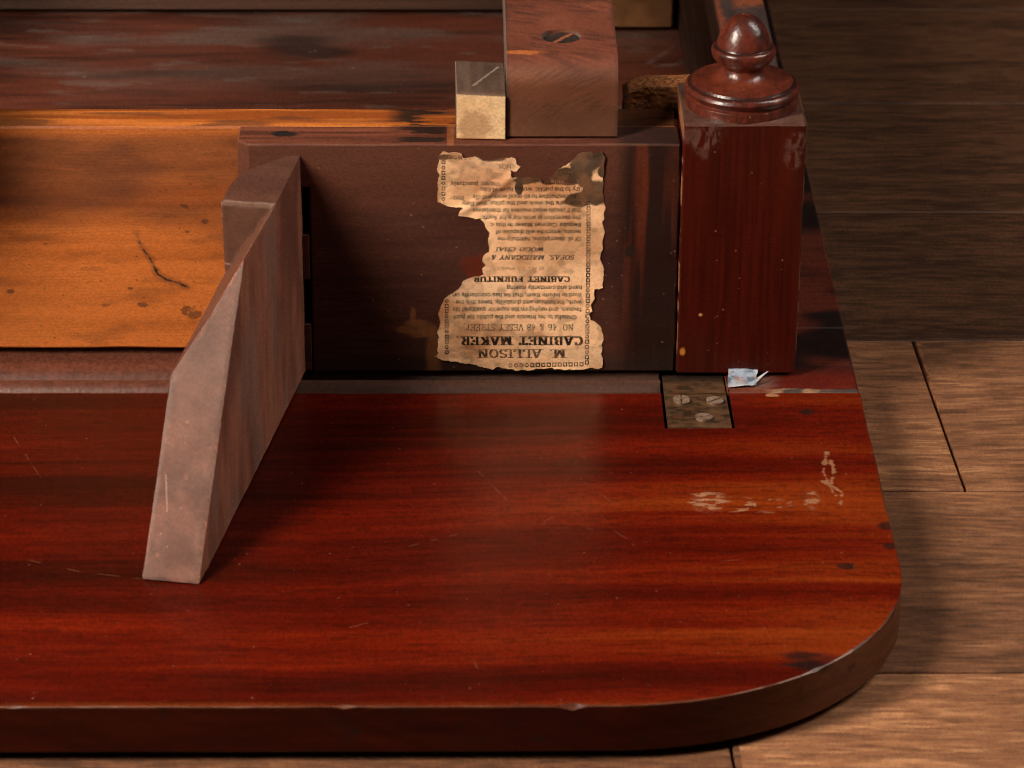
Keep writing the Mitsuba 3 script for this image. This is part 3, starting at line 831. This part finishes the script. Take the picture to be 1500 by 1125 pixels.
# ------------------------------------------------------------------ hinge
hv = m3.Manifold.hull_points(np.array([[x, y, z] for z in (-.0030, -.0004) for x, y in ((HX0 + .0004, -.0004), (HX0 + .0004, HY0 + .0003), (HX1 + .0002, HY0 + .0003), (HX1 - .0004, -.0004))]))
add(TB + 'hinge', to_tm(hv), 'm_hinge', 'tarnished dark brass hinge plate let into the leaf')
for i, (px, py, ang) in enumerate(((998, 587, 88), (1047, 588, 40), (1031, 612, 25))):
    q = at(px, py, z=0)
    c = m3.Manifold.cylinder(.0016, .0030, .0035, 32).translate([0, 0, -.0012]) - m3.Manifold.cube([.012, .0007, .002], True).rotate([0, 0, ang]).translate([0, 0, .0006])
    c = c.rotate([3 - 4 * i, 2, 0]).translate([q[0], q[1], .0003])
    add(TB + 'hinge__screw' + (f'_{i:03d}' if i else ''), to_tm(c), 'm_screw', smooth=25)

# ------------------------------------------------------------------ torn paper label with its print
OUT = [(130, 90), (150, 72), (180, 75), (212, 68), (235, 80), (245, 95), (300, 92), (335, 112), (380, 108), (410, 100), (470, 92), (485, 100), (490, 125), (510, 140), (490, 160), (465, 155), (460, 175), (470, 190),
       (500, 192), (520, 186), (600, 195), (610, 215), (640, 200), (650, 180), (680, 150), (720, 125), (760, 95), (790, 75), (830, 70), (850, 85), (880, 70), (892, 90), (890, 180), (885, 240), (893, 330), (885, 400),
       (890, 440), (880, 480), (885, 510), (875, 545), (880, 590), (890, 610), (885, 690), (845, 700), (850, 740), (830, 770), (838, 800), (820, 805), (825, 840), (860, 855), (880, 880), (887, 930), (880, 1000), (882, 1058),
       (800, 1062), (740, 1068), (640, 1060), (480, 1070), (400, 1055), (380, 1068), (330, 1055), (250, 1040), (150, 1022), (112, 1005), (130, 990), (132, 940), (130, 900), (140, 850), (132, 810), (145, 770), (160, 745),
       (190, 725), (220, 705), (235, 690), (240, 668), (256, 656), (310, 640), (345, 630), (330, 600), (345, 590), (330, 570), (345, 545), (365, 530), (360, 480), (362, 440), (345, 415), (330, 385), (325, 370), (300, 380),
       (270, 368), (220, 358), (230, 335), (243, 322), (210, 328), (160, 312), (130, 300), (127, 270), (135, 240), (125, 210), (135, 180), (125, 150), (132, 120)]
pts = np.array([LP(*q) for q in OUT])
# torn, fibrous edge: subdivide and jitter
seg_pts = []
for a, b in zip(pts, np.roll(pts, -1, 0)):
    k = max(2, int(np.linalg.norm(b - a) / .0008))
    nn = np.array([b[1] - a[1], a[0] - b[0]]) / max(np.linalg.norm(b - a), 1e-9)
    for t in range(k):
        q = a + (b - a) * t / k
        j = (meshkit.fbm(np.array([[q[0] * 520, q[1] * 520, 0]]), 3, 3)[0] - .5) * .0017
        seg_pts.append(q + nn * j)
paper = Polygon(seg_pts).buffer(0)
if paper.geom_type != 'Polygon':
    paper = max(paper.geoms, key=lambda g: g.area)
BORD = paper.exterior


def lift(q):
    """How far the paper stands off the board at (x, z)."""
    q = np.asarray(q, float)
    a = np.c_[q * [70, 190], np.zeros(len(q))]
    d = .00028 + .00042 * meshkit.fbm(a, 3, 2)
    fx = np.array(FOLD)
    for i in range(len(fx) - 1):
        ab_, w_ = fx[i + 1] - fx[i], q - fx[i]
        t = np.clip(w_ @ ab_ / (ab_ @ ab_), 0, 1)
        r = np.linalg.norm(w_ - t[:, None] * ab_, axis=1)
        d = np.maximum(d, .00028 + .0012 * np.exp(-(r / .0022) ** 2))
    for line in CREASE:
        ln = np.array(line)
        for i in range(len(ln) - 1):
            ab_, w_ = ln[i + 1] - ln[i], q - ln[i]
            t = np.clip(w_ @ ab_ / (ab_ @ ab_), 0, 1)
            r = np.linalg.norm(w_ - t[:, None] * ab_, axis=1)
            d = d + .00035 * np.exp(-(r / .0013) ** 2) / (len(ln) - 1)
    e = np.array([BORD.distance(Point(*p_)) for p_ in q])
    curl = meshkit.fbm(np.c_[q * 95, np.full(len(q), 3.0)], 2, 21)
    return d + np.exp(-e / .0014) * .0011 * np.clip(curl - .35, 0, 1)


x0, z0, x1, z1 = paper.bounds
gx, gz = np.meshgrid(np.arange(x0, x1, .00075), np.arange(z0, z1, .00075))
gp = np.c_[gx.ravel(), gz.ravel()]
gp = gp + rng.uniform(-.00015, .00015, gp.shape)
inside = shapely.contains_xy(paper.buffer(-.0004), gp[:, 0], gp[:, 1])
bp = np.array(BORD.coords)[:-1]
allp = np.vstack([bp, gp[inside]])
tri = Delaunay(allp).simplices
cen = allp[tri].mean(1)
tri = tri[shapely.contains_xy(paper, cen[:, 0], cen[:, 1])]
lf = lift(allp)
front = np.c_[allp[:, 0], -lf, allp[:, 1]]
a_, b_, c_ = front[tri[:, 0]], front[tri[:, 1]], front[tri[:, 2]]
flip = np.cross(b_ - a_, c_ - a_)[:, 1] > 0
tri[flip] = tri[flip][:, ::-1]
nb_ = len(bp)
edge_v = np.c_[bp[:, 0], np.full(nb_, .0001), bp[:, 1]]
back_v = np.c_[bp[:, 0], -np.maximum(lf[:nb_] - .00022, .0), bp[:, 1]]
nv = len(front)
k = np.arange(nb_)
k2 = (k + 1) % nb_
wall_f = np.vstack([np.c_[k, k2, k2 + nv], np.c_[k, k2 + nv, k + nv]])
add(TB + 'paper_label', M(np.vstack([front, back_v]), np.vstack([tri, wall_f])), 'm_paper', 'torn browned printed paper label pasted upside down on the apron', smooth=40)

# lettering: a pen font with thick stems, thin cross strokes and slab serifs; capital height 1
ARC = lambda cx, cy, rx, ry, a, b, k=14: [(cx + rx * math.cos(math.radians(t)), cy + ry * math.sin(math.radians(t))) for t in np.linspace(a, b, k)]
G = {
    'A': (.86, [[(.10, 0), (.42, 1), (.46, 1), (.76, 0)], [(.24, .34), (.64, .34)]], [(.10, 0), (.76, 0)]),
    'B': (.80, [[(.16, 0), (.16, 1)], [(.16, 1), *ARC(.42, .77, .22, .23, 90, -90), (.16, .54)], [(.16, .54), *ARC(.44, .27, .26, .27, 90, -90), (.16, 0)]], []),
    'C': (.80, [ARC(.44, .5, .34, .5, 48, 312, 20), [(.67, .87), (.67, .70)]], []),
    'D': (.84, [[(.16, 0), (.16, 1)], [(.16, 1), *ARC(.36, .5, .38, .5, 90, -90), (.16, 0)]], []),
    'E': (.76, [[(.16, 0), (.16, 1)], [(.08, 1), (.68, 1), (.68, .80)], [(.16, .52), (.50, .52), (.50, .62), (.50, .42)], [(.08, 0), (.68, 0), (.68, .22)]], []),
    'F': (.72, [[(.16, 0), (.16, 1)], [(.08, 1), (.66, 1), (.66, .80)], [(.16, .50), (.48, .50), (.48, .60), (.48, .40)]], [(.16, 0)]),
    'G': (.84, [ARC(.44, .5, .34, .5, 48, 312, 20), [(.67, .87), (.67, .70)], [(.70, .08), (.70, .42)], [(.56, .42), (.80, .42)]], []),
    'H': (.90, [[(.16, 0), (.16, 1)], [(.74, 0), (.74, 1)], [(.16, .52), (.74, .52)]], [(.16, 0), (.74, 0), (.16, 1), (.74, 1)]),
    'I': (.40, [[(.20, 0), (.20, 1)]], [(.20, 0), (.20, 1)]),
    'K': (.86, [[(.16, 0), (.16, 1)], [(.18, .40), (.68, 1)], [(.36, .60), (.72, 0)]], [(.16, 0), (.16, 1), (.68, 1), (.72, 0)]),
    'L': (.72, [[(.16, 0), (.16, 1)], [(.08, 0), (.66, 0), (.66, .24)]], [(.16, 1)]),
    'M': (1.06, [[(.16, 0), (.16, 1)], [(.18, 1), (.52, .08), (.86, 1)], [(.90, 0), (.90, 1)]], [(.16, 0), (.90, 0), (.14, 1), (.92, 1)]),
    'N': (.92, [[(.16, 0), (.16, 1)], [(.18, 1), (.74, .04)], [(.76, 0), (.76, 1)]], [(.16, 0), (.14, 1), (.76, 1)]),
    'O': (.84, [ARC(.42, .5, .34, .5, 0, 360, 26)], []),
    'R': (.86, [[(.16, 0), (.16, 1)], [(.16, 1), *ARC(.42, .75, .24, .25, 90, -90), (.16, .50)], [(.42, .50), (.60, .10), (.74, 0), (.80, .05)]], [(.16, 0)]),
    'S': (.70, [[*ARC(.36, .75, .24, .25, 20, 220, 12), *ARC(.36, .26, .27, .26, 60, -160, 14)], [(.58, .82), (.58, .97)], [(.11, .03), (.11, .24)]], []),
    'T': (.80, [[(.40, 0), (.40, 1)], [(.08, .78), (.08, 1), (.72, 1), (.72, .78)]], [(.40, 0)]),
    'U': (.88, [[(.16, 1), (.16, .30), *ARC(.44, .30, .28, .30, 180, 360), (.72, 1)]], [(.16, 1), (.72, 1)]),
    'V': (.84, [[(.10, 1), (.42, 0), (.74, 1)]], [(.10, 1), (.74, 1)]),
    'W': (1.14, [[(.10, 1), (.36, 0), (.58, .95), (.80, 0), (1.04, 1)]], [(.10, 1), (1.04, 1), (.58, 1)]),
    'Y': (.82, [[(.10, 1), (.41, .46), (.72, 1)], [(.41, 0), (.41, .46)]], [(.10, 1), (.72, 1), (.41, 0)]),
    '&': (.92, [[(.78, .45), (.58, .08), *ARC(.34, .24, .25, .24, -60, -230, 10), (.46, .62), *ARC(.38, .82, .14, .17, -20, 220, 10), (.72, 0), (.84, 0)]], []),
    '4': (.72, [[(.62, .28), (.08, .28), (.48, 1), (.48, 0)]], [(.48, 0)]),
    '6': (.70, [ARC(.36, .30, .25, .30, 0, 360, 20), [(.11, .34), (.14, .70), (.30, .96), (.52, .98)]], []),
    '8': (.70, [ARC(.35, .76, .20, .24, 0, 360, 18), ARC(.35, .27, .25, .27, 0, 360, 20)], []),
    '1': (.50, [[(.12, .84), (.27, 1), (.27, 0)]], [(.27, 0)]),
    '2': (.66, [[*ARC(.33, .74, .23, .26, 170, -30, 12), (.08, .0), (.58, 0), (.58, .16)]], []),
    '.': (.34, [[(.15, .02), (.15, .06)]], []), ',': (.34, [[(.17, .04), (.10, -.16)]], []), '-': (.50, [[(.10, .42), (.40, .42)]], []), ' ': (.46, [], []),
}


def pen_text(text, stem, thin, slant=0.0):
    """Outline of the words in units of capital height, from x = 0."""
    out, x = [], 0.0
    pen = np.array([[-stem / 2, 0], [stem / 2, 0], [stem / 2, thin], [-stem / 2, thin]])
    for ch in text:
        w_, strokes, serifs = G[ch]
        strokes = list(strokes) + [[(a - stem * .95, b), (a + stem * .95, b)] for a, b in serifs]
        for s_ in strokes:
            s_ = np.array(s_, float)
            s_[:, 1] *= 1 - thin
            for a, b in zip(s_[:-1], s_[1:]):
                out.append(shapely.MultiPoint(np.vstack([a + pen, b + pen]) + [x, 0]).convex_hull)
        x += w_ + stem * .55
    u_ = shapely.union_all(out)
    if slant:
        u_ = shapely.affinity.affine_transform(u_, [1, slant, 0, 1, 0, 0])
    return u_, x


import shapely.affinity
from PIL import Image, ImageDraw, ImageFont
n_ln = 0


def put(v2, f, key, mat, label=None):
    """Flat lettering (v2: x, z on the board) laid on the paper, torn where the paper is torn."""
    cen_ = v2[f].mean(1)
    keep = shapely.contains_xy(paper.buffer(-.0003), cen_[:, 0], cen_[:, 1])
    f = f[keep]
    if not len(f):
        return
    used, inv = np.unique(f, return_inverse=True)
    v2, f = v2[used], inv.reshape(f.shape)
    v3 = np.c_[v2[:, 0], -lift(v2) - .00009, v2[:, 1]]
    n_ = np.cross(v3[f[:, 1]] - v3[f[:, 0]], v3[f[:, 2]] - v3[f[:, 0]])[:, 1]
    f[n_ > 0] = f[n_ > 0][:, ::-1]
    add(key, M(v3, f), mat, label)


def tri_poly(u_):
    vs, fs, o = [], [], 0
    for g in getattr(u_, 'geoms', [u_]):
        if g.area < 1e-12:
            continue
        v_, f_ = trimesh.creation.triangulate_polygon(g, engine='earcut')
        vs.append(v_)
        fs.append(f_ + o)
        o += len(v_)
    return np.vstack(vs), np.vstack(fs)


def line_place(v_, width, x_from, x_to, y_base, cap):
    """Upside-down on the board: the line starts at the right (x_from) and runs to the left (x_to); y_base: its baseline; all in label pixels."""
    a, b, c = LP(x_from, y_base), LP(x_to, y_base), LP(x_from, y_base + cap)
    sx = (b - a) / width
    return a + v_[:, :1] * sx + v_[:, 1:2] * (c - a)


def heading(text, x_from, x_to, y_base, cap, stem, thin, mat='m_ink', slant=0.0):
    global n_ln
    u_, w_ = pen_text(text, stem, thin, slant)
    v_, f_ = tri_poly(u_)
    put(line_place(v_, w_, x_from, x_to, y_base, cap), f_, TB + 'paper_label__text_line' + (f'_{n_ln:03d}' if n_ln else ''), mat)
    n_ln += 1


def body(text, x_from, x_to, y_base, cap, mat='m_ink'):
    global n_ln
    tm_ = meshkit.text_mesh(text, 1.0, .1, bold=True)
    v_ = np.array(tm_.vertices)
    top_ = v_[tm_.faces][:, :, 2].min(1) > .05
    f_ = np.array(tm_.faces)[top_]
    v_ = v_[:, :2] - [v_[:, 0].min(), 0]
    put(line_place(v_, v_[:, 0].max(), x_from, x_to, y_base, cap), f_, TB + 'paper_label__text_line' + (f'_{n_ln:03d}' if n_ln else ''), mat)
    n_ln += 1


heading('M. ALLISON.', 712, 285, 974, 40, .22, .07, 'm_faded_ink')
heading('CABINET MAKER.', 792, 205, 915, 40, .26, .075)
heading('NO. 46 & 48 VESEY-STREET,', 750, 245, 858, 30, .13, .05)
for t, a, b, y, *m_ in (('Grateful to his friends and the public for past', 764, 200, 818), ('favours, and relying on the superior quality of his', 788, 198, 783), ('work, for fashion and durability, takes this me-', 788, 198, 750),
                        ('thod to inform them, that he has constantly on', 788, 198, 717), ('hand and constantly making', 788, 446, 683), ('Of all descriptions, faithfully me', 785, 402, 460), ('terials, which he will dispose of', 785, 394, 428),
                        ('Regular Cabinet Maker in this c', 784, 370, 395), ("the deception in work ma'e for Auctio", 784, 325, 362), ('that if people would examine for themselves', 784, 290, 329), ('compare the work and the price, that they', 784, 240, 296),
                        ('so destructive to all good work and dis', 764, 290, 266), ('deorp-', 250, 186, 274), ('try to the public, would have at cou', 780, 325, 233), ('ished, kind', 412, 330, 208), ('punctually', 312, 186, 208), ('with this work', 776, 560, 196, 'm_faded_ink'),
                        ('furniture', 746, 640, 160, 'm_faded_ink')):
    body(t, a, b, y, 19, *m_)
heading('CABINET FURNITUR', 733, 288, 640, 26, .27, .08)
heading('IN ALL ITS VARIETY.'.replace('VARIETY', 'VARIETY'), 618, 374, 598, 13, .14, .06, 'm_faded_ink')
heading('SOFAS, MAHOGANY &', 758, 372, 543, 21, .20, .07, slant=.25)
heading('WOOD CHAI', 618, 395, 507, 19, .20, .07, slant=.25)
heading('1828.', 466, 396, 128, 20, .13, .05, 'm_faded_ink')
orn = []


def ornament(zx, zy, s, i):
    a = np.array([[-1, -1], [1, -1], [1, 1], [-1, 1]]) * s
    if i % 3 == 2:
        t = np.linspace(0, 2 * math.pi, 11)[:-1]
        a = np.c_[np.cos(t), np.sin(t)] * s
    o_ = Polygon([LP(zx + q[0], zy + q[1]) for q in a])
    i_ = Polygon([LP(zx + q[0] * .48, zy + q[1] * .48) for q in a])
    orn.append(o_.difference(i_))


i = 0
for y in np.arange(305, 1052, 23.5):
    ornament(815 + 4 * math.sin(y * .004), y, 9.5, 0 if y < 640 else i)
    ornament(815, y + 11.5, 2.2, 0)
    i += 1
for y in np.arange(752, 995, 23.5):
    ornament(170, y, 9.0, i)
    i += 1
for y in np.arange(118, 312, 24):
    ornament(155, y, 9.0, i)
    i += 1
for x in np.arange(462, 810, 25):
    ornament(x, 1048 - (x - 460) * .02, 9.5, 0 if x > 560 else 2)
for x in np.arange(185, 280, 23):
    ornament(x, 96, 8, i)
    i += 1
vo, fo = tri_poly(shapely.union_all(orn))
put(vo, fo, TB + 'paper_label__printed_border', 'm_faded_ink', 'printed border of small squares and rings')
labels[TB + 'paper_label__printed_border']['kind'] = 'stuff'

# ------------------------------------------------------------------ scrap of clear tape under the corner block
nx_, ny_ = 22, 12
us, vs_ = np.meshgrid(np.linspace(0, 1, nx_), np.linspace(0, 1, ny_))
A, B_, C_, D_ = np.array([.0174, -.0132, .0006]), np.array([.0290, -.0118, .0009]), np.array([.0300, -.0036, .0032]), np.array([.0182, -.0036, .0040])
P_ = ((1 - us) * (1 - vs_))[..., None] * A + (us * (1 - vs_))[..., None] * B_ + (us * vs_)[..., None] * C_ + ((1 - us) * vs_)[..., None] * D_
P_[..., 2] += .0004 * (meshkit.fbm(np.stack([us * 5, vs_ * 4, us * 0], -1), 3, 4) - .3) + .0006 * np.sin(us * 2.6) * vs_
P_[..., 0] += .0010 * (meshkit.fbm(np.stack([us * 0, vs_ * 9, us * 0], -1), 2, 6) - .5) * us ** 3
gi = np.arange(nx_ * ny_).reshape(ny_, nx_)
q = np.stack([gi[:-1, :-1], gi[:-1, 1:], gi[1:, 1:], gi[1:, :-1]], -1).reshape(-1, 4)
tp = P_.reshape(-1, 3)
tc = np.linspace(0, 1, 10)
cu = np.stack([.0268 + .0075 * tc, -.0116 + .0065 * tc ** 1.6, .0010 + .0028 * np.sin(tc * 1.7)], 1)     # the loose curled strip at its end
cw = (.0009 * (1 - .75 * tc))[:, None] * np.array([-.5, .7, .5])
cv = np.vstack([cu - cw, cu + cw])
cq = np.array([[i, i + 1, i + 11, i + 10] for i in range(9)]) + 2 * nx_ * ny_
scene['tape_scrap'] = mikit.ply((np.vstack([tp, tp - [0, 0, .0001], cv]), np.vstack([q, q[:, ::-1] + nx_ * ny_, cq])), 'm_tape', True)
labels['tape_scrap'] = {'label': 'torn scrap of cloudy tape stuck under the corner block beside the hinge', 'category': 'tape'}
